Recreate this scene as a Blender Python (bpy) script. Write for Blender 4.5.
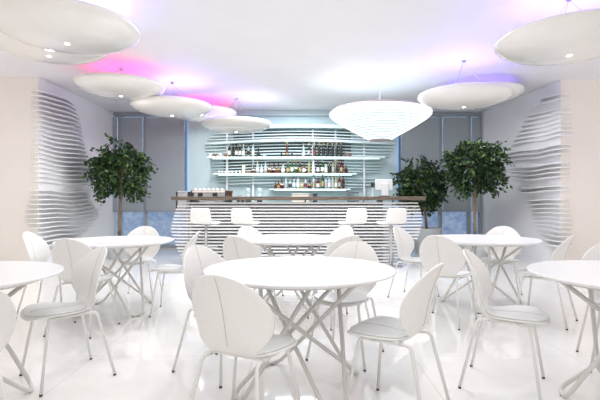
import bpy, bmesh, math, random
from mathutils import Vector, Matrix
random.seed(7)
for o in list(bpy.data.objects): bpy.data.objects.remove(o)
S = bpy.context.scene; COL = S.collection
R = math.radians; PI = math.pi

# ---------------- camera, world, lights, exposure ----------------
EYE = 1.18
cam = bpy.data.objects.new('camera', bpy.data.cameras.new('camera')); COL.objects.link(cam)
cam.location = (0, 0, EYE); cam.rotation_euler = (R(90), 0, 0)
cam.data.sensor_width = 36; cam.data.lens = 27; S.camera = cam
W = bpy.data.worlds.new('world'); S.world = W; W.use_nodes = True
W.node_tree.nodes['Background'].inputs[0].default_value = (1.0, 0.965, 0.93, 1)
W.node_tree.nodes['Background'].inputs[1].default_value = .68
S.view_settings.view_transform = 'Standard'; S.view_settings.look = 'None'
S.view_settings.gamma = 1; S.view_settings.exposure = 0.57; S.view_settings.use_curve_mapping = False

def area(name, loc, rot, size, power, col=(1, 1, 1), size_y=None, shape='RECTANGLE', parent=None):
    l = bpy.data.lights.new(name, 'AREA'); l.energy = power; l.color = col; l.shape = shape; l.size = size
    if shape == 'RECTANGLE': l.size_y = size_y or size
    o = bpy.data.objects.new(name, l); COL.objects.link(o); o.location = loc; o.rotation_euler = rot
    if parent: o.parent = parent
    return o
# broad warm fill added behind the camera; no window is modelled there
area('window_daylight', (0, -2.6, 1.9), (R(80), 0, 0), 9, 12, (1, .965, .93), 2.6)
# fill added under the alcove ceiling to brighten the bar, not a fitting
area('bar_ceiling_light', (-0.05, 8.0, 3.33), (0, 0, 0), 1.0, 115, (.93, .97, 1), 4.5)
# unseen overhead fill added above the tables, between the lines of disc lamps
area('ceiling_light', (0.1, 2.6, 3.33), (0, 0, 0), 2.6, 38, (1, .985, .97), 6)
UP = 2.3; DOWN = 8.5

# ---------------- materials ----------------
def mat(name, col, rough=.5, metal=0, spec=.5, emit=None, es=0, coat=0, alpha=None, trans=0):
    m = bpy.data.materials.new(name); m.use_nodes = True; b = m.node_tree.nodes['Principled BSDF']
    b.inputs['Base Color'].default_value = (*col, 1); b.inputs['Roughness'].default_value = rough
    b.inputs['Metallic'].default_value = metal; b.inputs['Specular IOR Level'].default_value = spec
    b.inputs['Coat Weight'].default_value = coat; b.inputs['Transmission Weight'].default_value = trans
    if emit: b.inputs['Emission Color'].default_value = (*emit, 1); b.inputs['Emission Strength'].default_value = es
    return m
def nodes(m): return m.node_tree.nodes, m.node_tree.links, m.node_tree.nodes['Principled BSDF']
def noisy(m, c1, c2, scale=5, detail=3, bump=0, lo=.35, hi=.65, stretch=(1, 1, 1)):
    n, l, b = nodes(m)
    tc = n.new('ShaderNodeTexCoord'); mp = n.new('ShaderNodeMapping'); mp.inputs['Scale'].default_value = stretch
    nz = n.new('ShaderNodeTexNoise'); nz.inputs['Scale'].default_value = scale; nz.inputs['Detail'].default_value = detail
    cr = n.new('ShaderNodeValToRGB'); cr.color_ramp.elements[0].position = lo; cr.color_ramp.elements[1].position = hi
    cr.color_ramp.elements[0].color = (*c1, 1); cr.color_ramp.elements[1].color = (*c2, 1)
    l.new(tc.outputs['Object'], mp.inputs[0]); l.new(mp.outputs[0], nz.inputs[0]); l.new(nz.outputs[0], cr.inputs[0]); l.new(cr.outputs[0], b.inputs['Base Color'])
    if bump:
        bp = n.new('ShaderNodeBump'); bp.inputs['Strength'].default_value = bump; bp.inputs['Distance'].default_value = .01
        l.new(nz.outputs[0], bp.inputs['Height']); l.new(bp.outputs[0], b.inputs['Normal'])
    return m
M = {}
M['wall_white'] = noisy(mat('white_paint', (.8, .8, .82), .6), (.87, .87, .89), (.89, .89, .91), 3)
M['wall_beige'] = noisy(mat('warm_beige_paint', (.8, .73, .66), .65), (.84, .785, .73), (.86, .805, .75), 2)
M['ceiling'] = noisy(mat('satin_stretch_ceiling', (.8, .79, .81), .6), (.83, .82, .84), (.85, .84, .86), 2)
M['panel_cyan'] = noisy(mat('pale_aqua_panel', (.62, .72, .75), .5), (.55, .70, .73), (.58, .73, .76), 3)  # bluish panel, its colour pushed to cyan to carry the shelf LED glow
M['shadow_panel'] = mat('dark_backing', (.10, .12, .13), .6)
M['relief'] = mat('white_lacquer_slat', (.86, .86, .87), .4)
M['slat'] = mat('white_slat', (.85, .85, .86), .35)
M['aqua_slat'] = mat('pale_aqua_slat', (.70, .83, .84), .35)  # white slats with the cyan LED glow put into their base colour
M['barpanel'] = mat('light_grey_bar_panel', (.45, .45, .46), .5)
M['wood'] = noisy(mat('brown_oak_counter', (.2, .15, .1), .5), (.07, .052, .036), (.17, .13, .10), 6, 5, .1, stretch=(.6, 6, 6))
M['blind'] = noisy(mat('grey_blind_fabric', (.33, .35, .37), .8), (.35, .385, .41), (.37, .405, .43), 30)
M['frame'] = mat('grey_aluminium', (.33, .36, .39), .5, 0)
M['outside'] = noisy(mat('blue_frosted_garden_wall', (.3, .45, .75), .8), (.28, .42, .72), (.66, .74, .92), 7, 8, .3)  # blue dusk light is mixed into this mottled outdoor colour
M['table'] = mat('white_lacquer_table', (.88, .88, .89), .28)
M['tube'] = mat('white_painted_steel', (.80, .79, .77), .3)
M['tubegrey'] = mat('pale_grey_painted_steel', (.68, .665, .64), .3)
M['leather'] = noisy(mat('white_leather', (.82, .81, .79), .42), (.82, .81, .79), (.84, .83, .81), 40, 3, 0)
M['pad'] = noisy(mat('pale_grey_leather', (.70, .71, .71), .42), (.71, .72, .72), (.73, .74, .74), 40, 3, 0)
M['seam'] = mat('beige_stitching', (.58, .54, .48), .7)
M['cap'] = mat('black_rubber', (.03, .03, .03), .5)
M['chrome'] = mat('brushed_chrome', (.55, .55, .56), .3, .9)
M['stool'] = mat('white_stool_plastic', (.86, .84, .81), .35)
M['disc'] = noisy(mat('pearl_gloss_disc', (.80, .78, .74), .12, coat=.5), (.79, .77, .73), (.82, .80, .77), 2)
M['lamp_on'] = mat('lit_bulb', (1, 1, 1), .5, emit=(1, .98, .94), es=9)
M['ring_on'] = mat('lit_acrylic_ring', (.6, .63, .64), .3, emit=(.94, .99, 1), es=.66)
M['ring_core'] = mat('acrylic_core', (.42, .5, .53), .3, emit=(.72, .88, .95), es=.08)
M['copper'] = mat('copper_rim', (.45, .36, .36), .4, .3)
M['led'] = mat('blue_led_strip', (.2, .4, .8), .4, emit=(.2, .42, .85), es=.3)
M['led_cyan'] = mat('cyan_led_strip', (.8, 1, 1), .4, emit=(.75, .97, 1), es=1.2)
M['shelf'] = mat('pale_glass_shelf', (.75, .88, .88), .2)
M['trunk'] = noisy(mat('ficus_bark', (.25, .17, .1), .9), (.17, .11, .06), (.34, .24, .15), 20, 4, .4, stretch=(1, 1, .4))
M['pot'] = mat('grey_white_pot', (.55, .58, .58), .4)
M['soil'] = mat('dark_soil', (.04, .03, .02), .95)
M['steel'] = mat('stainless_steel', (.5, .5, .52), .25, .9)
M['dark'] = mat('black_plastic', (.03, .03, .035), .4)
M['white'] = mat('white_plastic', (.72, .74, .75), .35)
M['cream'] = mat('cream_ceramic', (.75, .68, .58), .5)
M['brown'] = mat('brown_wood_block', (.25, .14, .07), .5)
M['wire'] = mat('black_wire', (.05, .05, .06), .4)
m = mat('glossy_white_floor_tile', (.80, .785, .765), .05, spec=.6, coat=.3); n, l, b = nodes(m)
tc = n.new('ShaderNodeTexCoord'); mp = n.new('ShaderNodeMapping'); mp.inputs['Location'].default_value = (.35, .2, 0)
br = n.new('ShaderNodeTexBrick'); br.offset = 0; br.inputs['Scale'].default_value = 1; br.inputs['Brick Width'].default_value = 1.2; br.inputs['Row Height'].default_value = 1.2
br.inputs['Mortar Size'].default_value = .003; br.inputs['Mortar Smooth'].default_value = .1
br.inputs['Color1'].default_value = (.87, .855, .835, 1); br.inputs['Color2'].default_value = (.865, .85, .83, 1); br.inputs['Mortar'].default_value = (.7, .68, .66, 1)
nz = n.new('ShaderNodeTexNoise'); nz.inputs['Scale'].default_value = 1.5; bp = n.new('ShaderNodeBump'); bp.inputs['Strength'].default_value = .06; bp.inputs['Distance'].default_value = .02
l.new(tc.outputs['Object'], mp.inputs[0]); l.new(mp.outputs[0], br.inputs[0]); l.new(br.outputs[0], b.inputs['Base Color']); l.new(nz.outputs[0], bp.inputs['Height']); l.new(bp.outputs[0], b.inputs['Normal'])
M['floor'] = m
m = mat('ficus_leaf', (.05, .12, .03), .45); n, l, b = nodes(m)
g = n.new('ShaderNodeNewGeometry'); cr = n.new('ShaderNodeValToRGB'); cr.color_ramp.elements[0].color = (.008, .026, .008, 1); cr.color_ramp.elements[1].color = (.10, .19, .03, 1)
e = cr.color_ramp.elements.new(.7); e.color = (.02, .06, .017, 1)
l.new(g.outputs['Random Per Island'], cr.inputs[0]); l.new(cr.outputs[0], b.inputs['Base Color']); M['leaf'] = m
def glassmat(name, col):
    m = bpy.data.materials.new(name); m.use_nodes = True; n = m.node_tree.nodes; l = m.node_tree.links; b = n['Principled BSDF']
    b.inputs['Base Color'].default_value = (*col, 1); b.inputs['Roughness'].default_value = .08
    t = n.new('ShaderNodeBsdfTransparent'); t.inputs[0].default_value = (*[min(1, c * 1.1) for c in col], 1); mx = n.new('ShaderNodeMixShader'); mx.inputs[0].default_value = .45
    l.new(t.outputs[0], mx.inputs[1]); l.new(b.outputs[0], mx.inputs[2]); l.new(mx.outputs[0], n['Material Output'].inputs[0]); return m
M['pane'] = glassmat('window_glass', (.85, .9, .95)); n = M['pane'].node_tree.nodes
[x for x in n if x.type == 'MIX_SHADER'][0].inputs[0].default_value = .12; n['Principled BSDF'].inputs['Roughness'].default_value = .03
BC = {'dark': mat('dark_bottle_glass', (.015, .02, .015), .1), 'green': glassmat('green_bottle_glass', (.08, .2, .06)), 'amber': glassmat('amber_bottle_glass', (.35, .13, .03)),
      'clear': glassmat('clear_bottle_glass', (.75, .85, .88)), 'red': glassmat('red_bottle_glass', (.22, .03, .03)), 'yellow': glassmat('pale_yellow_bottle_glass', (.7, .65, .35)),
      'brown': mat('brown_bottle_glass', (.10, .04, .02), .12), 'white': mat('white_bottle_ceramic', (.8, .8, .8), .3)}
LC = {'white': mat('white_paper_label', (.8, .78, .74), .7), 'gold': mat('gold_foil', (.55, .42, .2), .35, .6), 'black': mat('black_paper_label', (.03, .03, .03), .6), 'red': mat('red_foil', (.2, .04, .04), .4), 'silver': mat('silver_foil', (.6, .6, .6), .3, .7)}

# ---------------- mesh helpers ----------------
def obj(name, bm, m, parent=None, smooth=False, bevel=0, loc=None):
    me = bpy.data.meshes.new(name); bmesh.ops.recalc_face_normals(bm, faces=bm.faces); bm.to_mesh(me); bm.free()
    for mm in (m if isinstance(m, (list, tuple)) else [m]): me.materials.append(mm)
    if smooth:
        for p in me.polygons: p.use_smooth = True
    o = bpy.data.objects.new(name, me); COL.objects.link(o)
    if loc: o.location = loc
    if parent: o.parent = parent
    if bevel:
        b = o.modifiers.new('bevel', 'BEVEL'); b.width = bevel; b.segments = 2; b.limit_method = 'ANGLE'
    return o
def box(bm, x0, x1, y0, y1, z0, z1):
    v = [bm.verts.new((x, y, z)) for x in (x0, x1) for y in (y0, y1) for z in (z0, z1)]
    for f in ((0, 1, 3, 2), (4, 6, 7, 5), (0, 4, 5, 1), (2, 3, 7, 6), (0, 2, 6, 4), (1, 5, 7, 3)): bm.faces.new([v[i] for i in f])
    return bm
def B(*a): return box(bmesh.new(), *a)
def prism(bm, pts, z0, z1):
    a = [bm.verts.new((x, y, z0)) for x, y in pts]; b = [bm.verts.new((x, y, z1)) for x, y in pts]
    bm.faces.new(a[::-1]); bm.faces.new(b)
    for i in range(len(pts)): j = (i + 1) % len(pts); bm.faces.new((a[i], a[j], b[j], b[i]))
    return bm
def lathe(bm, prof, n=24, c=(0, 0, 0)):
    rings = []
    for r, z in prof:
        if r < 1e-5: rings.append([bm.verts.new((c[0], c[1], c[2] + z))])
        else: rings.append([bm.verts.new((c[0] + r * math.cos(2 * PI * i / n), c[1] + r * math.sin(2 * PI * i / n), c[2] + z)) for i in range(n)])
    for a, b in zip(rings, rings[1:]):
        if len(a) == 1 and len(b) == 1: continue
        for i in range(n):
            j = (i + 1) % n
            if len(a) == 1: bm.faces.new((a[0], b[i], b[j]))
            elif len(b) == 1: bm.faces.new((a[i], a[j], b[0]))
            else: bm.faces.new((a[i], a[j], b[j], b[i]))
    return bm
def L(prof, n=24, c=(0, 0, 0)): return lathe(bmesh.new(), prof, n, c)
def fillet(pts, rad, seg=5, closed=False):
    pts = [Vector(p) for p in pts]; out = []
    n = len(pts)
    for i, p in enumerate(pts):
        if not closed and i in (0, n - 1): out.append(p); continue
        a = (pts[i - 1] - p); b = (pts[(i + 1) % n] - p); r = min(rad, a.length * .45, b.length * .45)
        p0 = p + a.normalized() * r; p1 = p + b.normalized() * r
        for k in range(seg + 1):
            t = k / seg; out.append(p0 * (1 - t) ** 2 + p * 2 * t * (1 - t) + p1 * t * t)
    return out
def tube(bm, pts, r, n=8, closed=False):
    pts = [Vector(p) for p in pts]; N = len(pts); rings = []; nrm = None
    for i, p in enumerate(pts):
        if closed: t = (pts[(i + 1) % N] - pts[i - 1]).normalized()
        else: t = (pts[min(i + 1, N - 1)] - pts[max(i - 1, 0)]).normalized()
        if nrm is None: nrm = t.orthogonal().normalized()
        nrm = (nrm - t * nrm.dot(t)).normalized(); bn = t.cross(nrm)
        rr = r[i] if isinstance(r, (list, tuple)) else r
        rings.append([bm.verts.new(p + (nrm * math.cos(2 * PI * k / n) + bn * math.sin(2 * PI * k / n)) * rr) for k in range(n)])
    for i in range(N if closed else N - 1):
        a, b = rings[i], rings[(i + 1) % N]
        for k in range(n): bm.faces.new((a[k], a[(k + 1) % n], b[(k + 1) % n], b[k]))
    if not closed: bm.faces.new(rings[0][::-1]); bm.faces.new(rings[-1])
    return bm
def T(pts, r, n=8, closed=False): return tube(bmesh.new(), pts, r, n, closed)
def tag(o, label, cat, group=None, kind=None):
    o['label'] = label; o['category'] = cat
    if group: o['group'] = group
    if kind: o['kind'] = kind
    return o
def thing(name, label, cat, loc=(0, 0, 0), rz=0, group=None):
    o = bpy.data.objects.new(name, None); COL.objects.link(o); o.location = loc; o.rotation_euler = (0, 0, rz); o.empty_display_size = .1
    return tag(o, label, cat, group)
def struct(name, bm, m, parent=None, label=None, bevel=0):
    o = obj(name, bm, m, parent, bevel=bevel)
    if not parent: o['kind'] = 'structure'
    if label: o['label'] = label
    return o
def copy_tree(o, parent=None):
    c = o.copy(); COL.objects.link(c)
    if parent: c.parent = parent
    for ch in list(o.children): copy_tree(ch, c)
    return c

# ---------------- room shell ----------------
CZ = 3.35; GLY = 11.15
struct('floor', B(-7, 7, -3, 12.2, -.08, 0), M['floor'], label='glossy white tiled floor')
struct('ceiling', B(-7, 7, -3, 11.4, CZ, CZ + .1), M['ceiling'], label='smooth white ceiling washed with violet and pink light')
LX = -4.62; LY = 7.95
struct('wall_left_front', B(-7, LX, LY, LY + .15, 0, CZ), M['wall_beige'], label='warm beige wall facing the tables at left')
struct('wall_left', prism(bmesh.new(), [(LX - .12, LY + .15), (LX, LY + .001), (-4.60, 11.3), (-4.75, 11.3)], 0, CZ), M['wall_white'], label='white side wall of the bar alcove at left')
RX = 4.72; RY = 8.14
struct('wall_right_front', B(RX, 7, RY, RY + .15, 0, CZ), M['wall_beige'], label='warm beige wall facing the tables at right')
struct('wall_right', prism(bmesh.new(), [(RX + .12, RY + .15), (RX, RY + .001), (4.49, 11.3), (4.64, 11.3)], 0, CZ), M['wall_white'], label='white side wall of the bar alcove at right')
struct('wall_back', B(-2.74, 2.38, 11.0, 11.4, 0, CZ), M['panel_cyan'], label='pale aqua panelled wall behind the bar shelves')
for nm, x0, x1 in (('trim_1', -2.765, -2.74), ('trim_2', 2.38, 2.405)):
    struct(nm, B(x0, x1, 10.98, 11.02, 0, CZ - .06), M['led'], label='glowing blue edge strip of the back wall')
struct('trim_3', B(-2.74, 2.38, 10.86, 11.1, CZ - .13, CZ), mat('grey_ceiling_trim', (.48, .57, .59), .5), label='grey trim below the ceiling at the back')
struct('wall_outside', B(-9, 9, 14.5, 14.7, -.5, 4), M['outside'], label='mottled blue wall outdoors beyond the glass')
struct('ground_outside', B(-9, 9, 12.2, 14.5, -.3, -.1), M['outside'], label='blue ground outdoors beyond the glass')

def window_bay(idx, x0, x1, sill=.08):
    w = bpy.data.objects.new('window_%d' % idx, None); COL.objects.link(w); w.location = ((x0 + x1) / 2, GLY, 0); w['kind'] = 'structure'
    w['label'] = 'tall window with a grey roller blind drawn most of the way down'
    c = (x0 + x1) / 2; a = x0 - c; b_ = x1 - c; bm = bmesh.new()
    for u in (a, b_ - .035): box(bm, u, u + .035, -.06, .06, 0, CZ - .02)
    box(bm, a, b_, -.05, .05, 0, sill); box(bm, a, b_, -.05, .05, CZ - .1, CZ - .02)
    obj('window_frame', bm, M['frame'], w)
    obj('transom', B(a + .03, b_ - .03, -.05, .05, .89, .93), M['frame'], w)
    obj('glass_pane', B(a + .035, b_ - .035, -.008, .008, sill, CZ - .1), M['pane'], w)
    bl = obj('roller_blind', B(a + .045, b_ - .045, -.10, -.09, .93, CZ - .14), M['blind'], w)
    obj('blind_bar', B(a + .045, b_ - .045, -.11, -.08, .90, .935), M['frame'], bl)
for i, (p0, p1) in enumerate(((111, 120.5), (120.5, 145.5), (145.5, 187), (399, 440), (440, 468.5), (468.5, 480))):
    window_bay(i + 1, (p0 - 300) / 450 * GLY, (p1 - 300) / 450 * GLY)

# ---------------- sinuous slat reliefs on both side walls ----------------
def interp(tab, x):
    if x <= tab[0][0]: return tab[0][1]
    for (a, b), (c, d) in zip(tab, tab[1:]):
        if x <= c: return b + (d - b) * (x - a) / (c - a)
    return tab[-1][1]
def relief(side, label, inner, outer, gaps, bump):
    root = thing('wall_relief', label, 'wall relief', ((LX if side < 0 else RX), (LY if side < 0 else RY), 0))
    if side < 0: cx, cy, dx, dy = LX, LY, .02 / 3.35, 1.0
    else: cx, cy, dx, dy = RX, RY, -.23 / 3.16, 1.0
    ln = math.hypot(dx, dy); dx /= ln; dy /= ln
    z = .34; k = 0
    while z < 3.14:
        py = 200 - (z - EYE) * 450 / cy
        if not any(a < py < b for a, b in gaps):
            s1 = interp(inner, py); s0 = interp(outer, py)          # reach in metres along the side wall / the facing wall
            path = []; N = 26
            for i in range(N + 1):
                t = i / N; s = -s0 + (s1 + s0) * t
                env = math.sin(PI * min(1, max(0, t))) ** .4
                d = (.06 + .12 * (0.5 + .5 * math.sin(bump * z * 2.1 + s * 2.6 + side)) + .02 * math.sin(z * 7)) * env + .004
                if s < 0:   # on the beige facing wall, standing out towards -y
                    base = Vector((cx + side * (-s), cy, 0)); nn = Vector((0, -1, 0))
                else:
                    base = Vector((cx + dx * s, cy + dy * s, .022 * math.sin(s * 3 + z * 1.7) * min(1, s * 2))); nn = Vector((-side * dy, side * dx, 0))
                q = min(1, abs(s) / .12); 
                if abs(s) < .12: nn = (nn * (q) + Vector((-side * .7, -.7, 0)) * (1 - q)).normalized()
                path.append((base - nn * .01, base + nn * d))
            bm = bmesh.new(); th = .026; rows = []
            for a, b in path:
                rows.append([bm.verts.new((p.x - cx, p.y - cy, zz + p.z)) for p, zz in ((a, z), (b, z + .004), (b, z + th - .004), (a, z + th))])
            for r0, r1 in zip(rows, rows[1:]):
                for j in range(4): bm.faces.new((r0[j], r1[j], r1[(j + 1) % 4], r0[(j + 1) % 4]))
            bm.faces.new(rows[0]); bm.faces.new(rows[-1][::-1])
            obj('slat', bm, M['relief'], root)
        z += .083; k += 1
def wall_reach(px, side):
    if side < 0:
        y = LX * 450 / (px - 300); return y - LY
    t = (px - 300) / 450; c = RX + .0728 * RY; return c / (t + .0728) - RY
inner_l = [(y, wall_reach(p, -1)) for y, p in ((88, 66), (92, 73), (100, 77), (110, 80), (120, 82), (140, 84), (150, 86), (160, 90), (175, 92), (190, 89), (200, 90), (210, 95), (215, 98), (225, 98), (232, 94), (240, 86), (248, 72))]
outer_l = [(y, (38 - p) / 450 * LY) for y, p in ((90, 31), (110, 30), (175, 30), (188, 31), (200, 29), (215, 24), (225, 25), (235, 33), (250, 40))]
relief(-1, 'white slatted wall relief with an hourglass outline behind the left tables', inner_l, [(a, max(.03, b)) for a, b in outer_l], [(182, 187), (98, 101)], 1.3)
inner_r = [(y, wall_reach(p, 1)) for y, p in ((90, 549), (100, 537), (110, 528), (120, 521), (130, 515), (147, 506), (155, 504), (165, 508), (175, 512), (190, 520), (200, 528), (215, 533), (235, 537), (245, 546), (250, 552))]
outer_r = [(y, (p - 561) / 450 * RY) for y, p in ((90, 567), (115, 573), (130, 573), (150, 571), (200, 569), (225, 573), (245, 571))]
relief(1, 'white slatted wall relief like a swelling wave behind the right tables', inner_r, outer_r, [(102, 106), (139, 143), (155, 160), (178, 184), (194, 199)], 1.7)

# ---------------- bar counter ----------------
bar = thing('bar_counter', 'long bar with a brown wooden top and white horizontal slatted front', 'bar counter', (0, 8.4, 0))
obj('worktop', B(-2.37, 2.31, -.14, .58, 1.175, 1.245), M['wood'], bar, bevel=.006)
obj('front_panel', B(-2.05, 1.58, .14, .20, 0, 1.14), M['barpanel'], bar)
obj('side_panel', B(-2.05, -1.99, .2, .5, 0, 1.175), M['barpanel'], bar)
obj('side_panel', B(1.52, 1.58, .2, .5, 0, 1.175), M['barpanel'], bar)
for x in (-2.1, -1.0, .1, 1.2, 1.75): obj('post', B(x - .015, x + .015, .06, .10, 0, 1.175), M['frame'], bar)
lt = ((.0, -2.20), (.3, -2.33), (.6, -2.43), (.9, -2.37), (1.15, -2.28)); rt = ((0, 1.80), (.2, 1.98), (.45, 2.22), (.75, 2.3), (1.0, 2.26), (1.15, 2.2))
for i in range(19):
    z = .02 + i * .0605; x0 = interp(lt, z); x1 = interp(rt, z); bm = bmesh.new(); rows = []; N = 20
    for k in range(N + 1):
        x = x0 + (x1 - x0) * k / N; e = abs(2 * k / N - 1) ** 6
        yf = -.02 + .03 * math.sin(x * 1.1 + z * 2.5) + .10 * e
        rows.append([bm.verts.new(p) for p in ((x, yf, z), (x, yf, z + .027), (x, .13, z + .027), (x, .13, z))])
    for a, b_ in zip(rows, rows[1:]):
        for j in range(4): bm.faces.new((a[j], b_[j], b_[(j + 1) % 4], a[(j + 1) % 4]))
    bm.faces.new(rows[0]); bm.faces.new(rows[-1][::-1]); obj('slat', bm, M['slat'], bar)

# ---------------- back counter + wavy shelving ----------------
bc = thing('back_counter', 'low work counter standing behind the bar', 'counter', (-.3, 9.95, 0))
obj('worktop', B(-2.2, 2.3, -.33, .33, .96, 1.0), M['steel'], bc); obj('body', B(-2.15, 2.25, -.28, .33, 0, .96), M['barpanel'], bc)
SY = 10.72
sh = thing('bottle_shelving', 'wavy white slatted shelving with three lit bottle shelves on the aqua wall', 'shelving', (0, SY, 0))
def zy(py, d=SY): return EYE + (200 - py) * d / 450
def sx(px, d=SY): return (px - 300) * d / 450
def wavy(px0, px1, py, th, depth, name, m, amp=.03, dip=0, ph=0):
    x0, x1 = sx(px0), sx(px1); z = zy(py); bm = bmesh.new(); rows = []; N = 40
    for k in range(N + 1):
        t = k / N; x = x0 + (x1 - x0) * t; e = abs(2 * t - 1) ** 3
        zc = z + amp * math.sin(x * 1.5 + ph) + (dip * max(0, t - .75) * 4) ** 2 * -.2
        yf = -depth * (1 - e) + .22 * e + .02 * math.sin(x * 2 + ph)
        yb = .25 if th > .05 else min(.25, yf + .07)
        rows.append([bm.verts.new(p) for p in ((x, yf, zc - th / 2), (x, yf, zc + th / 2), (x, yb, zc + th / 2), (x, yb, zc - th / 2))])
    for a, b_ in zip(rows, rows[1:]):
        for j in range(4): bm.faces.new((a[j], b_[j], b_[(j + 1) % 4], a[(j + 1) % 4]))
    bm.faces.new(rows[0]); bm.faces.new(rows[-1][::-1]); return obj(name, bm, m, sh)
for (a, b_, py, th) in ((215, 398, 127.3, .07), (212, 398, 131.6, .025), (208, 398, 134.6, .025), (205, 398, 137.6, .025), (203, 397, 141.4, .06), (202, 396, 145.0, .022), (203, 394, 148.2, .022), (205, 392, 151.4, .022), (206, 390, 154.3, .022),
                        (208, 386, 161.5, .022), (210, 384, 164.6, .022), (211, 383, 167.6, .022), (212, 382, 170.4, .022), (214, 380, 177.3, .022), (216, 378, 180.4, .022), (226, 376, 183.6, .03), (262, 366, 186.4, .022)):
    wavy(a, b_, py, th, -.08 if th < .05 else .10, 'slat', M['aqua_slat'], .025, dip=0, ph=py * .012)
SHELF = []
for (a, b_, py) in ((208, 384, 157.8), (214, 356, 174.2), (270, 350, 189.5)):
    x0, x1 = sx(a), sx(b_); z = zy(py); SHELF.append(z + .018)
    s_ = obj('shelf', B(x0, x1, -.14, .26, z - .018, z + .018), M['shelf'], sh, bevel=.005)
    obj('led_strip', B(x0 + .1, x1 - .1, .02, .05, z - .028, z - .019), M['led_cyan'], s_)
for p in (226, 252.5, 313, 336, 365):
    z1 = zy(124); obj('post', B(sx(p) - .022, sx(p) + .022, .14, .18, 0 if p in (226, 252.5, 365) else 1.8, z1), M['slat'], sh)
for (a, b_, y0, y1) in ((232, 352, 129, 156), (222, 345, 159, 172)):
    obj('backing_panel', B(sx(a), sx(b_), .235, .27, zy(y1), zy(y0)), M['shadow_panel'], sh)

# ---------------- bottles ----------------
def bottle_parts(kind, h, r, body, lab, cap):
    root = bpy.data.objects.new('bottle', None); COL.objects.link(root); root.empty_display_size = .05
    if kind == 'wine': pr = [(0, 0), (r, 0), (r, h * .6), (r * .8, h * .68), (r * .38, h * .76), (r * .36, h * .97), (0, h * .97)]
    elif kind == 'square': pr = [(0, 0), (r * 1.1, 0), (r * 1.15, h * .62), (r * .9, h * .7), (r * .4, h * .74), (r * .4, h * .9), (0, h * .9)]
    elif kind == 'cone': pr = [(0, 0), (r * 1.2, 0), (r * 1.1, h * .3), (r * .45, h * .75), (r * .4, h * .93), (0, h * .93)]
    else: pr = [(0, 0), (r * 1.2, 0), (r * 1.3, h * .28), (r * 1.1, h * .46), (r * .4, h * .56), (r * .38, h * .92), (0, h * .92)]
    obj('body', L(pr, 12), BC[body], root, smooth=True)
    obj('cap', L([(0, h * .9), (r * .46, h * .86), (r * .46, h), (0, h)], 10), LC[cap], root)
    k = 1.17 if kind == 'square' else 1.02 if kind == 'wine' else 1.22 if kind == 'squat' else 1.13
    z0, z1 = (.14, .46) if kind != 'cone' else (.1, .24)
    obj('paper_label', L([(r * k, h * z0), (r * k * 1.02, h * z0), (r * k * 1.02, h * z1), (r * k, h * z1)], 12), LC[lab], root)
    return root
protos = {}
ordn = ['first', 'second', 'third', 'fourth', 'fifth', 'sixth', 'seventh', 'eighth', 'ninth', 'tenth', 'eleventh', 'twelfth', 'thirteenth', 'fourteenth', 'fifteenth', 'sixteenth', 'seventeenth', 'eighteenth', 'nineteenth', 'twentieth', 'twenty-first', 'twenty-second', 'twenty-third', 'twenty-fourth', 'twenty-fifth', 'twenty-sixth']
cn = {'dark': 'black glass', 'green': 'green glass', 'amber': 'amber', 'clear': 'clear glass', 'red': 'red', 'yellow': 'pale yellow', 'brown': 'brown', 'white': 'white'}
kn = {'wine': 'tall', 'square': 'square-shouldered', 'cone': 'tapering', 'squat': 'round-bellied'}
def bottle(kind, h, body, lab, cap, px, shelf, ix, rowname, dy=0):
    key = (kind, body, lab, cap); r = .033
    if key not in protos: o = protos[key] = bottle_parts(kind, .3, r, body, lab, cap)
    else: o = copy_tree(protos[key])
    d = SY - .075 + dy; o.location = (sx(px, d), d, SHELF[shelf] + .001); o.scale = (1, 1, h / .3)
    o.rotation_euler = (0, 0, 0)
    tag(o, '%s %s bottle with %s label, %s bottle from the left on the %s shelf' % (kn[kind], cn[body], lab, ordn[ix], rowname), 'bottle', 'bottles on the %s shelf' % rowname)
top = [('wine', .31, 'dark', 'white', 'silver', 229.5), ('wine', .31, 'dark', 'black', 'black', 233), ('wine', .31, 'dark', 'white', 'black', 236.5), ('wine', .29, 'dark', 'white', 'silver', 240), ('wine', .30, 'clear', 'white', 'silver', 243.5),
       ('wine', .29, 'clear', 'black', 'black', 248.5), ('wine', .33, 'clear', 'white', 'black', 253), ('squat', .20, 'dark', 'black', 'black', 258.5), ('cone', .34, 'brown', 'gold', 'gold', 287), ('cone', .31, 'clear', 'white', 'gold', 303.5),
       ('wine', .32, 'dark', 'silver', 'gold', 309), ('wine', .33, 'dark', 'red', 'silver', 314.5)] + [('wine', .33, 'dark', 'black', 'gold', 319 + i * 4.4) for i in range(6)]
for i, (k, h, bo, la, ca, px) in enumerate(top): bottle(k, h, bo, la, ca, px, 0, i, 'top')
kinds = ['wine', 'square', 'cone', 'squat']; rb = random.Random(11)
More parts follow.
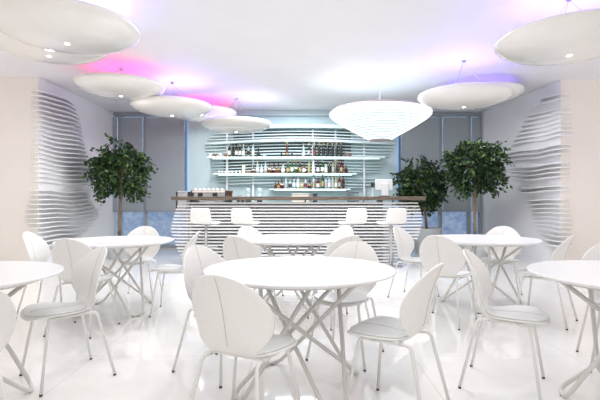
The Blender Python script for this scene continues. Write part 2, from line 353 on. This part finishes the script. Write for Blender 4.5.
mid = [('squat', .20, 'brown', 'white', 'black', 253.5), ('wine', .30, 'clear', 'white', 'gold', 257.5), ('square', .22, 'clear', 'white', 'silver', 261.5), ('square', .26, 'clear', 'silver', 'silver', 265.5), ('squat', .26, 'amber', 'white', 'black', 269.5), ('squat', .23, 'red', 'white', 'black', 274), ('squat', .24, 'amber', 'gold', 'black', 278.5), ('square', .25, 'clear', 'white', 'red', 283),
       ('square', .27, 'green', 'gold', 'silver', 288), ('wine', .30, 'green', 'white', 'gold', 292), ('squat', .30, 'green', 'white', 'gold', 296), ('wine', .30, 'dark', 'gold', 'gold', 300), ('square', .24, 'brown', 'white', 'red', 304), ('wine', .28, 'yellow', 'gold', 'gold', 309), ('cone', .34, 'white', 'white', 'silver', 313.5), ('wine', .30, 'dark', 'white', 'red', 318),
       ('wine', .31, 'green', 'white', 'silver', 322.5), ('square', .26, 'clear', 'white', 'black', 326), ('square', .26, 'dark', 'black', 'silver', 329.5), ('wine', .31, 'yellow', 'silver', 'red', 333), ('wine', .30, 'brown', 'black', 'gold', 337.3), ('square', .30, 'red', 'gold', 'red', 341.5), ('squat', .22, 'red', 'black', 'silver', 346)]
for i, (k, h, bo, la, ca, px) in enumerate(mid): bottle(k, h, bo, la, ca, px, 1, i, 'middle')
low = [('square', .15, 'brown', 'black', 'black', 275.5), ('square', .17, 'amber', 'gold', 'black', 278.5), ('squat', .26, 'red', 'white', 'black', 282), ('square', .26, 'clear', 'silver', 'silver', 286), ('square', .24, 'clear', 'black', 'silver', 290), ('squat', .28, 'clear', 'white', 'red', 294), ('square', .30, 'clear', 'white', 'silver', 298), ('squat', .24, 'yellow', 'white', 'red', 302), ('square', .27, 'clear', 'red', 'black', 305.5),
       ('squat', .22, 'red', 'silver', 'black', 309.5), ('wine', .32, 'clear', 'gold', 'black', 313.5), ('square', .26, 'red', 'white', 'black', 318), ('wine', .38, 'green', 'gold', 'gold', 322.5), ('wine', .30, 'clear', 'silver', 'black', 326), ('wine', .31, 'clear', 'white', 'black', 329.3), ('wine', .30, 'clear', 'silver', 'gold', 332.6), ('wine', .30, 'yellow', 'white', 'gold', 336), ('wine', .32, 'red', 'silver', 'silver', 339.5), ('wine', .31, 'red', 'black', 'black', 343.2)]
for i, (k, h, bo, la, ca, px) in enumerate(low): bottle(k, h, bo, la, ca, px, 2, i, 'lowest')
# small vessels
def cup(m, label, px, shelf, dy, group, r=.03, h=.06, name='tea_cup', d=None, z=None, cat='cup'):
    o = obj(name, L([(0, 0), (r * .6, 0), (r * .95, h * .5), (r, h), (r * .88, h), (r * .8, h * .5), (0, h * .15)], 14), m, smooth=True)
    d = d or SY + dy; o.location = (sx(px, d), d, (SHELF[shelf] + .001) if z is None else z); return tag(o, label, cat, group)
for i, px in enumerate((210.5, 215, 220.5, 225.5)):
    cup(M['brown'] if i % 2 == 1 else M['white'], '%s small cup, %s vessel from the left end of the top shelf' % ('brown' if i % 2 == 1 else 'white', ordn[i]), px, 0, -.075, 'cups on the top shelf', .045, .07)
for i, px in enumerate((219, 222.2, 225.4, 229, 232.2, 236, 240)):
    cup(M['white'], 'small white glass cup, %s from the left end of the middle shelf' % ordn[i], px, 1, -.075, 'cups on the middle shelf', .028, .06)
cup(BC['clear'], 'low clear bowl beside the black round bottle on the top shelf', 264.5, 0, -.08, None, .05, .05, 'glass_bowl', cat='bowl')
o = obj('canister', L([(0, 0), (.04, 0), (.04, .19), (.032, .2), (0, .2)], 16), M['cream'], loc=(sx(244), SY - .075, SHELF[1] + .001)); tag(o, 'tall cream canister left of the bottles on the middle shelf', 'canister')
o = obj('wooden_box', B(-.045, .045, -.03, .03, 0, .05), M['brown'], loc=(sx(248.7), SY - .075, SHELF[1] + .001)); tag(o, 'small brown wooden box beside the cream canister', 'box')
o = obj('round_pot', L([(0, 0), (.06, 0), (.085, .05), (.09, .07), (.07, .085), (0, .09)], 16), noisy(mat('woven_brown', (.2, .12, .08), .8), (.08, .05, .04), (.4, .3, .25), 60), loc=(sx(348), SY - .06, SHELF[0] + .001)); tag(o, 'patterned brown round pot at the right end of the top shelf', 'pot')
o = obj('flat_box', B(-.06, .06, -.03, .03, 0, .05), M['dark'], loc=(sx(296), SY - .075, SHELF[0] + .001), bevel=.01); tag(o, 'flat black box lying on the top shelf among the bottles', 'box')
for i, px in enumerate((281.5, 292)):
    o = cup(M['dark'], 'black stemmed goblet %s the brown and gold bottle on the top shelf' % ('left of' if i == 0 else 'right of'), px, 0, -.075, 'black goblets', .022, .11, 'goblet', cat='goblet')

# ---------------- things on the back counter ----------------
CT = 1.001; CY = 9.9
def cx_(px): return (px - 300) * CY / 450
em = thing('espresso_machine', 'wide steel espresso machine with cups on top behind the bar', 'espresso machine', (cx_(210.5), CY, CT))
obj('body', B(-.37, .37, -.12, .25, .14, .37), M['steel'], em, bevel=.02); obj('drip_tray', B(-.36, .36, -.25, .24, .02, .12), M['steel'], em, bevel=.01)
obj('cup_rail', fillet and T(fillet([(-.36, -.2, .39), (.36, -.2, .39), (.36, .24, .39), (-.36, .24, .39)], .04, 4, True), .008, 6, True), M['copper'], em)
obj('top_deck', B(-.38, .38, -.21, .25, .34, .375), M['cream'], em, bevel=.005)
for x in (-.2, .12): 
    gh = obj('group_head', L([(0, 0), (.04, 0), (.045, .08), (0, .08)], 16, (x, -.17, .25)), M['dark'], em); obj('portafilter', T([(x, -.17, .24), (x, -.3, .23)], .014), M['brown'], gh)
for x in (-.37, .37): obj('side_panel', B(x - .015, x + .015, -.22, .25, .02, .38), M['dark'], em, bevel=.005)
obj('foot', B(-.34, .34, -.2, .2, 0, .02), M['dark'], em)
for i in range(7):
    o = obj('coffee_cup', L([(0, .055), (.022, .055), (.037, .03), (.04, 0), (.034, 0), (0, .04)], 14), M['white'], smooth=True, loc=(cx_(196 + i * 4.4), CY - .05, CT + .3765)); tag(o, 'upturned white coffee cup, %s from the left on the espresso machine' % ordn[i], 'cup', 'cups on the espresso machine')
gr = thing('coffee_grinder', 'black coffee grinder at the right of the espresso machine', 'coffee grinder', (cx_(230.5), CY, CT))
obj('body', B(-.04, .04, -.06, .08, 0, .24), M['dark'], gr, bevel=.01); obj('hopper', L([(.03, .24), (.05, .36), (.05, .38), (0, .38)], 16), BC['amber'], gr)
kt = thing('steel_container', 'steel two-handled container at the left end behind the bar', 'container', (cx_(183.5), CY, CT))
obj('body', B(-.12, .12, -.1, .1, 0, .35), M['steel'], kt, bevel=.02); obj('side_panel', B(-.14, -.12, -.1, .1, 0, .36), M['dark'], kt); obj('side_panel', B(.12, .14, -.1, .1, 0, .36), M['dark'], kt); obj('lid', B(-.11, .11, -.09, .09, .35, .37), M['white'], kt, bevel=.008)
ts = thing('toaster', 'small steel appliance with two dark slots right of the espresso machine', 'appliance', (cx_(241), CY, CT))
obj('body', B(-.09, .09, -.08, .08, 0, .28), M['steel'], ts, bevel=.02)
for x in (-.045, .045): obj('slot', B(x - .025, x + .025, -.09, -.075, .13, .22), M['dark'], ts)
for i, px in enumerate((250, 259.5)):
    v = thing('coffee_syphon', 'glass coffee syphon on a black stand, %s one of the pair' % ('left' if i == 0 else 'right'), 'coffee syphon', (cx_(px) - (.04 if i == 0 else 0), CY, CT), group='coffee syphons behind the bar')
    obj('stand', L([(0, 0), (.06, 0), (.06, .12), (.05, .2), (0, .2)], 16), M['dark'], v); obj('lower_globe', L([(0, .2), (.04, .22), (.05, .26), (.03, .3), (.012, .32), (0, .32)], 16), BC['clear'], v, smooth=True)
    obj('upper_chamber', L([(.012, .32), (.04, .36), (.042, .44), (.036, .44), (0, .34)], 16), BC['clear'], v, smooth=True); obj('post', T([(.06, 0, .02), (.06, 0, .42)], .006), M['steel'], v)
o = thing('storage_box', 'cream ceramic crate on the counter below the lowest bottle shelf', 'box', (cx_(300.5), CY, CT)); obj('body', B(-.19, .19, -.1, .1, 0, .3), M['cream'], o, bevel=.01); obj('lid', B(-.2, .2, -.11, .11, .3, .32), M['cream'], o, bevel=.005)
o = thing('storage_box', 'black box right of the cream crate behind the bar', 'box', (cx_(315), CY, CT)); obj('body', B(-.045, .045, -.05, .05, 0, .3), M['dark'], o, bevel=.01); obj('lid', B(-.05, .05, -.055, .055, .3, .32), M['dark'], o)
wb = thing('wire_rack', 'black wire rack at the right end of the shelving behind the bar', 'rack', (cx_(353), CY, CT)); bm = bmesh.new()
for z in (.02, .15, .34): tube(bm, fillet([(-.12, -.1, z), (.12, -.1, z), (.12, .1, z), (-.12, .1, z)], .03, 3, True), .007, 6, True)
for k in range(9):
    for y in (-.1, .1): tube(bm, [(-.11 + k * .0275, y, .02), (-.11 + k * .0275, y, .34)], .004, 5)
obj('frame', bm, M['wire'], wb); bm = bmesh.new(); box(bm, -.1, .1, -.08, .08, .012, .02); obj('base', bm, M['wire'], wb)
# point-of-sale screen on the bar, card reader beside it
PX = (384 - 300) / 450 * 8.75; ps = thing('cash_register_screen', 'white register screen turned away, standing on the bar', 'monitor', (PX, 8.75, 1.246))
obj('base', L([(0, 0), (.11, 0), (.11, .015), (0, .02)], 24), M['dark'], ps); obj('stand', B(-.05, .08, -.04, -.003, .015, .26), M['white'], ps, bevel=.01)
obj('screen_housing', B(-.17, .17, -.0, .035, .12, .34), M['white'], ps, bevel=.015); obj('screen', B(-.155, .155, .035, .038, .14, .325), M['dark'], ps)
cr_ = thing('card_reader', 'small black card reader on a stalk left of the register screen', 'card reader', (PX - .22, 8.76, 1.246))
obj('body', B(-.035, .035, -.02, .02, .18, .28), M['dark'], cr_, bevel=.006); obj('stalk', T([(0, 0, .012), (0, 0, .19)], .008), M['white'], cr_); obj('base', L([(0, 0), (.05, 0), (.05, .012), (0, .014)], 20), M['white'], cr_)

# ---------------- pendant disc lamps ----------------
DR = .75
def make_disc():
    root = thing('disc_lamp', '', 'pendant lamp')
    pr = [(0, -.165), (.12, -.164), (.28, -.156), (.42, -.140), (.54, -.115), (.63, -.085), (.70, -.05), (.738, -.015), (.75, .012), (.742, .035), (.70, .055), (.5, .068), (.25, .072), (0, .075)]
    s = obj('saucer', L(pr, 72), M['disc'], root, smooth=True)
    obj('bulb', L([(0, -.172), (.022, -.17), (.028, -.16), (0, -.15)], 20), M['lamp_on'], root)
    return root
DISC = []
def place_disc(o, x, y, z, label, col, power, hook=(0, 0), tilt=(0, 0)):
    o.location = (x, y, z); o.rotation_euler = (tilt[0], tilt[1], 0); o['label'] = label; o['group'] = 'disc lamps hung from the ceiling'
    h = CZ - z
    for k in range(3):
        a = R(90 + 120 * k + 20); p0 = Vector((.42 * math.cos(a), .42 * math.sin(a), .05)); p1 = Vector((hook[0], hook[1], h - .02))
        obj('wire', T([p0, p1], .003, 5), M['steel'], o)
    obj('ceiling_hook', L([(0, 0), (.035, 0), (.03, -.02), (0, -.02)], 16, (hook[0], hook[1], h)), M['steel'], o)
    area('downlight', (0, 0, -.18), (0, 0, 0), .12, DOWN, (1, .97, .93), shape='DISK', parent=o)
    area('uplight', (0, 0, .09), (PI, 0, 0), 1.15, power * UP, col, shape='DISK', parent=o)
violet = (.30, .22, 1); pink = (1, .09, .36); lav = (.42, .34, 1)
specs = [(-2.5, 4.83, 3.02, 'largest pearl disc lamp at the upper left, nearest the camera', lav, 4),
         (-3.28, 5.88, 3.22, 'disc lamp half hidden above and behind the largest left one', pink, .9),
         (-2.95, 7.42, 3.05, 'disc lamp below the bright pink patch of the ceiling at left', pink, 1.5),
         (-2.35, 8.27, 2.89, 'disc lamp overlapping the pink-lit one, third along the left line', violet, 4.6),
         (-1.36, 9.6, 2.79, 'smallest disc lamp, farthest along the left line beside the shelves', violet, 1.3),
         (-2.16, 10.0, 3.11, 'disc lamp tucked behind others under the small far pink patch', pink, 1.5),
         (2.55, 7.0, 2.79, 'disc lamp beside the glowing ringed chandelier, right side', violet, 4),
         (3.37, 8.4, 3.16, 'disc lamp mostly hidden behind another at the right wall', violet, 1),
         (2.9, 4.85, 2.90, 'large disc lamp cut off by the right edge of the photo', violet, 4)]
d0 = make_disc(); dd = [d0] + [copy_tree(d0) for _ in specs[1:]]
for o, sp in zip(dd, specs): place_disc(o, *sp)
dd[6].scale = (.94, .94, 1); dd[2].scale = (.95, .95, .95); dd[3].scale = (.97, .97, .97)

# ---------------- ringed chandelier ----------------
CH = thing('ringed_chandelier', 'big glowing white chandelier of stacked rings tapering downward over the bar', 'chandelier', (1.475, 8.3, 0))
prof = [(2.90, .84), (2.865, .92), (2.83, .91), (2.795, .87), (2.76, .82), (2.725, .76), (2.69, .70), (2.655, .64), (2.62, .58), (2.585, .52), (2.55, .46), (2.515, .40), (2.48, .34), (2.445, .285), (2.41, .23)]
prof = [(2.30 + (z - 2.41) / .49 * .51, r + .035 * math.sin(PI * max(0, min(1, (2.9 - z) / .49)))) for z, r in prof]
for z, r in prof:
    obj('ring', L([(r - .06, z - .006), (r, z - .006), (r + .004, z), (r, z + .006), (r - .06, z + .006), (r - .06, z - .006)], 72), M['ring_on'], CH, smooth=False)
obj('diffuser', L([(0, 2.29), (.17, 2.29)] + [(r - .052, z) for z, r in reversed(prof)] + [(.6, 2.83), (0, 2.83)], 64), M['ring_core'], CH, smooth=True)
obj('top_rim', L([(.80, 2.825), (.86, 2.825), (.86, 2.84), (.80, 2.84), (.80, 2.825)], 72), M['copper'], CH)
obj('bottom_rim', L([(0, 2.275), (.2, 2.275), (.2, 2.285), (0, 2.285)], 40), M['copper'], CH)
obj('ceiling_rod', T([(0, 0, 2.83), (0, 0, CZ - .001)], .008, 8), M['white'], CH)
area('chandelier_uplight', (0, 0, 2.9), (PI, 0, 0), 1.8, 4.5, (.88, .98, 1), shape='DISK', parent=CH)

# ---------------- ficus trees ----------------
def tree(name, label, x, y, crown_z, rad, rz, base_z, bend, nleaf, seed, pot_r, pot_h):
    rnd = random.Random(seed); root = thing(name, label, 'tree', (x, y, 0))
    tp = [Vector((0, 0, pot_h - .08)), Vector((bend * .3, 0, pot_h + (crown_z - pot_h) * .35)), Vector((bend * .7 + .015, 0, pot_h + (crown_z - pot_h) * .6)), Vector((bend, 0, crown_z - rz * .35))]
    bm = T(tp, [.034, .028, .027, .024], 8); tubes = []
    ends = []
    for k in range(26):
        a = rnd.uniform(0, 2 * PI); e = rnd.uniform(-.25, 1.2); v = Vector((math.cos(a) * math.cos(e), math.sin(a) * math.cos(e), math.sin(e)))
        p2 = Vector((bend, 0, crown_z)) + Vector((v.x * rad, v.y * rad, v.z * rz)) * rnd.uniform(.6, .85)
        p0 = tp[-1]; p1 = (p0 + p2) / 2 + Vector((0, 0, .08)); tubes.append((p0, p1, p2)); ends.append((p0, p1, p2))
    obj('trunk', bm, M['trunk'], root, smooth=True)
    bb = bmesh.new()
    for t in tubes: tube(bb, t, [.012, .008, .003], 5)
    obj('branches', bb, M['trunk'], root)
    bm = bmesh.new(); c = Vector((bend, 0, crown_z)); sprigs = []
    ns = nleaf // 9
    for s in range(ns):
        a = rnd.uniform(0, 2 * PI); ce = rnd.uniform(-.92, 1); se = math.sqrt(max(0, 1 - ce * ce)); q = rnd.uniform(.25, 1) ** .5 * (1 + .13 * math.sin(3 * a + seed) + .1 * math.sin(7 * ce + a * 2))
        lowdroop = 1.0 if ce > 0 else 1.05
        sprigs.append((c + Vector((math.cos(a) * se * rad * q, math.sin(a) * se * rad * q, ce * rz * q * lowdroop)), Vector((math.cos(a) * se, math.sin(a) * se, .1))))
    for p, outd in sprigs:
        dirv = (outd + Vector((rnd.uniform(-.5, .5), rnd.uniform(-.5, .5), rnd.uniform(-1.3, .2)))).normalized(); ln = rnd.uniform(.1, .2)
        for k in range(9):
            q = p + dirv * ln * k / 8 + Vector((rnd.uniform(-1, 1), rnd.uniform(-1, 1), rnd.uniform(-1, 1))) * .03
            ld = (dirv + Vector((rnd.uniform(-1, 1), rnd.uniform(-1, 1), rnd.uniform(-1.2, .3)))).normalized(); sd = ld.cross(Vector((rnd.uniform(-1, 1), rnd.uniform(-1, 1), rnd.uniform(.2, 1)))).normalized()
            nn = ld.cross(sd); l_ = rnd.uniform(.055, .09); w_ = l_ * .3
            pts = [q, q + ld * l_ * .35 + sd * w_ + nn * .004, q + ld * l_ * .7 + sd * w_ * .8, q + ld * l_ - nn * .008, q + ld * l_ * .7 - sd * w_ * .8, q + ld * l_ * .35 - sd * w_ + nn * .004]
            vs = [bm.verts.new(v) for v in pts]; mid_ = bm.verts.new(q + ld * l_ * .5 - nn * .006)
            for i in range(6): bm.faces.new((vs[i], vs[(i + 1) % 6], mid_))
    obj('foliage', bm, M['leaf'], root)
    p = obj('pot', L([(0, 0), (pot_r * .72, 0), (pot_r * .95, pot_h * .5), (pot_r, pot_h), (pot_r * .93, pot_h), (pot_r * .9, pot_h - .06), (0, pot_h - .06)], 40), M['pot'], root, smooth=False)
    obj('soil', L([(0, pot_h - .075), (pot_r * .88, pot_h - .075), (pot_r * .88, pot_h - .045), (0, pot_h - .04)], 30), M['soil'], root)
tree('ficus_tree', 'potted ficus tree with a ball crown in front of the left windows', -3.66, 9.1, 1.79, .50, .58, 0, .04, 5000, 3, .26, .38)
tree('ficus_tree', 'lower, darker ficus tree in a grey-white pot at the right end of the bar', 2.82, 10.0, 1.53, .46, .57, 0, -.12, 4200, 5, .33, .56)
tree('ficus_tree', 'taller ficus tree standing between the right wall and the windows', 3.50, 9.0, 1.88, .51, .55, 0, -.02, 5000, 9, .26, .38)

# ---------------- bar stools ----------------
def make_stool():
    root = thing('bar_stool', '', 'bar stool')
    # seat pan and low back, stool faces +Y (the bar)
    bm = bmesh.new(); rows = []
    pro = [(.20, .80, .17), (.19, .775, .185), (.10, .77, .20), (-.05, .77, .205), (-.15, .785, .205), (-.185, .84, .205), (-.195, .92, .20), (-.20, 1.0, .19), (-.205, 1.04, .165)]
    for y, z, w in pro:
        rows.append([bm.verts.new((w * u, y + (.03 * u * u if z > .83 else 0), z)) for u in (-1, -.95, -.6, 0, .6, .95, 1)])
    for a, b_ in zip(rows, rows[1:]):
        for j in range(6): bm.faces.new((a[j], a[j + 1], b_[j + 1], b_[j]))
    s = obj('seat_shell', bm, M['stool'], root, smooth=True)
    mo = s.modifiers.new('solid', 'SOLIDIFY'); mo.thickness = .045; mo.offset = 0; mo = s.modifiers.new('sub', 'SUBSURF'); mo.levels = 2; mo.render_levels = 2
    obj('pole', T([(0, 0, .02), (0, 0, .76)], .026, 16), M['chrome'], root, smooth=True)
    obj('base_plate', L([(0, 0), (.21, 0), (.21, .01), (.05, .025), (0, .03)], 40), M['chrome'], root)
    obj('footrest', T(fillet([(0, 0, .33), (-.14, .04, .33), (-.14, .2, .33), (.14, .2, .33), (.14, .04, .33), (0, 0, .33)], .06, 5), .01, 8), M['chrome'], root, smooth=True)
    obj('lever', T([(0, 0, .74), (.12, -.03, .73)], .006, 6), M['chrome'], root)
    return root
s0 = make_stool(); st = [s0] + [copy_tree(s0) for _ in range(3)]
for o, (px, rz, lb) in zip(st, ((206, -22, 'white low-backed bar stool, leftmost of the four at the bar'), (246, -20, 'white low-backed bar stool, second from the left, above the back left chair'), (352, 22, 'white low-backed bar stool, third from the left at the bar'), (391, 24, 'white low-backed bar stool, rightmost, at the open end of the slats'))):
    o.location = ((px - 300) / 450 * 7.98, 7.98, 0); o.rotation_euler = (0, 0, R(rz)); o['label'] = lb; o['group'] = 'bar stools along the bar'

# ---------------- round tables ----------------
def make_table():
    root = thing('round_table', '', 'table')
    obj('tabletop', L([(0, .722), (.55, .722), (.592, .735), (.60, .742), (.60, .747), (.596, .75), (0, .75)], 96), M['table'], root)
    obj('mounting_ring', L([(.2, .705), (.5, .705), (.5, .722), (.2, .722), (.2, .705)], 48), M['tubegrey'], root)
    for k in range(4):
        a = R(29 + 90 * k); P = lambda r, dg, z: (r * math.cos(a + R(dg)), r * math.sin(a + R(dg)), z)
        path = fillet([P(.26, 80, .712), P(.425, 9, .014), P(.425, -9, .014), P(.47, 192, .712)], .06, 7)
        lg = obj('leg', T(path, .0135, 10), M['tubegrey'], root, smooth=True)
        obj('foot_pad', L([(0, 0), (.012, 0), (.012, .006), (0, .006)], 10, P(.42, 0, 0)), M['cap'], lg)
    return root
t0 = make_table(); TB = [(0, 2.856, 0, 'largest-looking white round table in the middle foreground'), (-.1, 5.11, 5, 'white round table directly behind the central one, near the bar'), (-1.975, 4.83, 22, 'white round table in front of the left ficus tree'),
      (2.04, 5.05, 35, 'white round table in front of the right ficus trees'), (-2.03, 2.58, 0, 'white round table cut off by the left edge of the photo'), (1.99, 2.62, 48, 'white round table cut off by the right edge of the photo')]
tt = [t0] + [copy_tree(t0) for _ in TB[1:]]
for o, (x, y, rz, lb) in zip(tt, TB): o.location = (x, y, 0); o.rotation_euler = (0, 0, R(rz)); o['label'] = lb; o['group'] = 'white round tables'

# ---------------- leaf-backed chairs ----------------
def make_chair():
    root = thing('dining_chair', '', 'chair')
    cl = [(.265, .425), (.25, .445), (.18, .456), (.08, .455), (0, .450), (-.06, .450), (-.108, .470), (-.135, .525), (-.15, .59), (-.165, .66), (-.185, .73), (-.207, .79), (-.235, .85)]
    P = [Vector((0, y, z)) for y, z in cl]
    cum = [0]
    for a, b_ in zip(P, P[1:]): cum.append(cum[-1] + (b_ - a).length)
    tot = cum[-1]
    def cr(s):
        s = max(0, min(tot, s))
        for i in range(len(P) - 1):
            if s <= cum[i + 1] + 1e-9:
                t = (s - cum[i]) / (cum[i + 1] - cum[i]); p0, p1, p2, p3 = P[max(i - 1, 0)], P[i], P[i + 1], P[min(i + 2, len(P) - 1)]
                return .5 * ((2 * p1) + (p2 - p0) * t + (2 * p0 - 5 * p1 + 4 * p2 - p3) * t * t + (-p0 + 3 * p1 - 3 * p2 + p3) * t ** 3)
        return P[-1]
    wt = [(0, .0), (.008, .085), (.03, .145), (.07, .188), (.13, .214), (.19, .213), (.26, .188), (.32, .155), (.36, .132), (.39, .127), (.44, .155), (.50, .196), (.56, .220), (.62, .229), (.68, .219), (.73, .194), (.775, .154), (.81, .10), (.828, .055), (.835, 0)]
    k_ = tot / .835
    def wid(s):
        x = s / k_
        for i in range(len(wt) - 1):
            if x <= wt[i + 1][0] + 1e-9:
                a = wt[max(i - 1, 0)]; b_ = wt[i]; c = wt[i + 1]; d = wt[min(i + 2, len(wt) - 1)]
                t = (x - b_[0]) / (c[0] - b_[0]); m1 = (c[1] - a[1]) / (c[0] - a[0]) * (c[0] - b_[0]) if i > 1 else (c[1] - b_[1]); m2 = (d[1] - b_[1]) / max(1e-6, d[0] - b_[0]) * (c[0] - b_[0]) if i < len(wt) - 3 else (c[1] - b_[1])
                return max(0, (2 * t ** 3 - 3 * t * t + 1) * b_[1] + (t ** 3 - 2 * t * t + t) * m1 + (-2 * t ** 3 + 3 * t * t) * c[1] + (t ** 3 - t * t) * m2)
        return 0
    def pt(s, x):
        p = cr(s); f = max(0, min(1, (s / tot - .45) / .2)); f = f * f * (3 - 2 * f)
        t = (cr(min(tot, s + .01)) - cr(max(0, s - .01))).normalized(); nn = Vector((0, t.z, -t.y))   # towards the sitter
        if nn.z < 0 and f < .5: nn = -nn
        if f > .5 and nn.y < 0: nn = -nn
        return Vector((x, p.y, p.z)) + (Vector((0, 1, -.25)) * f * 1.35 + nn * .12 * (1 - f)) * x * x, nn
    svals = [0.0, .004, .012, .025, .045] + [.07 + .022 * i for i in range(33)]
    svals = [s for s in svals if s < tot - .035] + [tot - .03, tot - .018, tot - .009, tot - .003, tot]
    NX = 12
    def sheet(s0, s1, shrink, off, taper=.03):
        bm = bmesh.new(); rows = []
        sv = [s for s in svals if s0 < s < s1]; sv = [s0] + sv + [s1]
        for s in sv:
            w = max(.004, wid(s) - shrink)
            if shrink: w = min(w, .25 * math.sqrt(max(0, 1 - ((s - (s0 + s1) / 2) / ((s1 - s0) / 2)) ** 2)) + .004)
            r_ = []
            for j in range(NX + 1):
                p, nn = pt(s, w * (2 * j / NX - 1)); r_.append(bm.verts.new(p + nn * off))
            rows.append(r_)
        for a, b_ in zip(rows, rows[1:]):
            for j in range(NX): bm.faces.new((a[j], a[j + 1], b_[j + 1], b_[j]))
        return bm
    def solid(o, th, lv=1):
        mo = o.modifiers.new('solid', 'SOLIDIFY'); mo.thickness = th; mo.offset = 0
        if lv: mo = o.modifiers.new('sub', 'SUBSURF'); mo.levels = lv; mo.render_levels = lv
    sh_ = obj('shell', sheet(0, tot, 0, 0), M['leather'], root, smooth=True); solid(sh_, .012)
    pd = obj('seat_cushion', sheet(.02, .40 * k_, .012, .0105), M['pad'], root, smooth=True); solid(pd, .012); pd['label'] = 'smooth pale grey seat pad'
    bm = bmesh.new()
    pf = [pt(s, 0) for s in [.05 + .03 * i for i in range(11)]]; tube(bm, [p + n * .0172 for p, n in pf], .0016, 5)
    pf = [pt(s, 0) for s in [.43 + .025 * i for i in range(17)] if s < tot]; tube(bm, [p + n * .0068 for p, n in pf], .0016, 5); tube(bm, [p - n * .0068 for p, n in pf], .0016, 5)
    obj('centre_seam', bm, M['seam'], root)
    # side rails and four legs
    for s in (-1, 1):
        obj('side_rail', T([(s * .145, .14, .434), (s * .14, -.07, .432)], .0095, 8), M['tube'], root, smooth=True)
        for (y0, y1, y2, fx) in ((.10, .165, .228, .225), (-.06, -.125, -.222, .212)):
            lg = obj('leg', T(fillet([(s * .144, y0, .434), (s * .152, y1, .434), (s * fx, y2, .008)], .06, 6), .0095, 8), M['tube'], root, smooth=True)
            obj('foot_cap', L([(0, 0), (.0095, 0), (.0105, .011), (0, .011)], 10, (s * fx, y2, 0)), M['cap'], lg)
    for y in (.10, -.05): obj('cross_rail', T([(-.145, y, .436), (.145, y, .436)], .009, 8), M['tube'], root)
    return root
CHAIRS = [(-1.555, 3.025, 225, 'white chair in three-quarter view at the left foreground table, facing lower left'),
 (-.275, 2.2, 64, 'white chair in front of the central table, its broad back to the camera'),
 (-.568, 3.144, -33, 'white chair at the far left side of the central table, behind the nearest one'),
 (.546, 2.48, 146, 'white chair at the near right side of the central table, seat pointing left'),
 (.355, 3.41, -118, 'white chair behind the central table facing the camera, right of centre'),
 (1.30, 2.895, -30, 'white chair in side view left of the right foreground table, seat pointing right'),
 (1.42, 4.39, 51, 'white chair with back to camera at the near left of the right-hand rear table'),
 (2.40, 4.39, 138, 'chair seen edge-on right of the right-hand rear table, before the slatted relief'),
 (2.46, 5.5, -120, 'white chair on the far side of the right-hand rear table, facing the camera'),
 (1.377, 5.485, -40, 'white chair in side view before the potted ficus, left of the right rear table'),
 (-.53, 5.55, -46, 'white chair at the far left of the middle rear table, facing the camera'),
 (-.5, 4.35, 62, 'chair at the near left of the middle rear table, back to the camera'),
 (.43, 5.62, -137, 'white chair at the far right of the middle rear table, facing the camera'),
 (.38, 4.37, 115, 'chair at the near right of the middle rear table, mostly hidden'),
 (-1.30, 4.77, 184, 'white chair in side view right of the left rear table, facing left'),
 (-1.95, 5.47, -88, 'white chair on the far side of the left rear table, facing the camera'),
 (-1.97, 4.08, 83, 'white chair on the near side of the left rear table, back to the camera'),
 (-2.62, 4.7, 5, 'white chair at the left of the left rear table, against the beige wall'),
 (-1.53, 1.98, 132, 'chair cut off by the left photo edge, in front of the left foreground table'),
 (2.28, 3.22, -110, 'chair cut off by the right photo edge, behind the right foreground table')]
c0 = make_chair(); cc = [c0] + [copy_tree(c0) for _ in CHAIRS[1:]]
for o, (x, y, h, lb) in zip(cc, CHAIRS): o.location = (x, y, 0); o.rotation_euler = (0, 0, R(h - 90)); o['label'] = lb; o['group'] = 'leaf-backed white chairs around the tables'
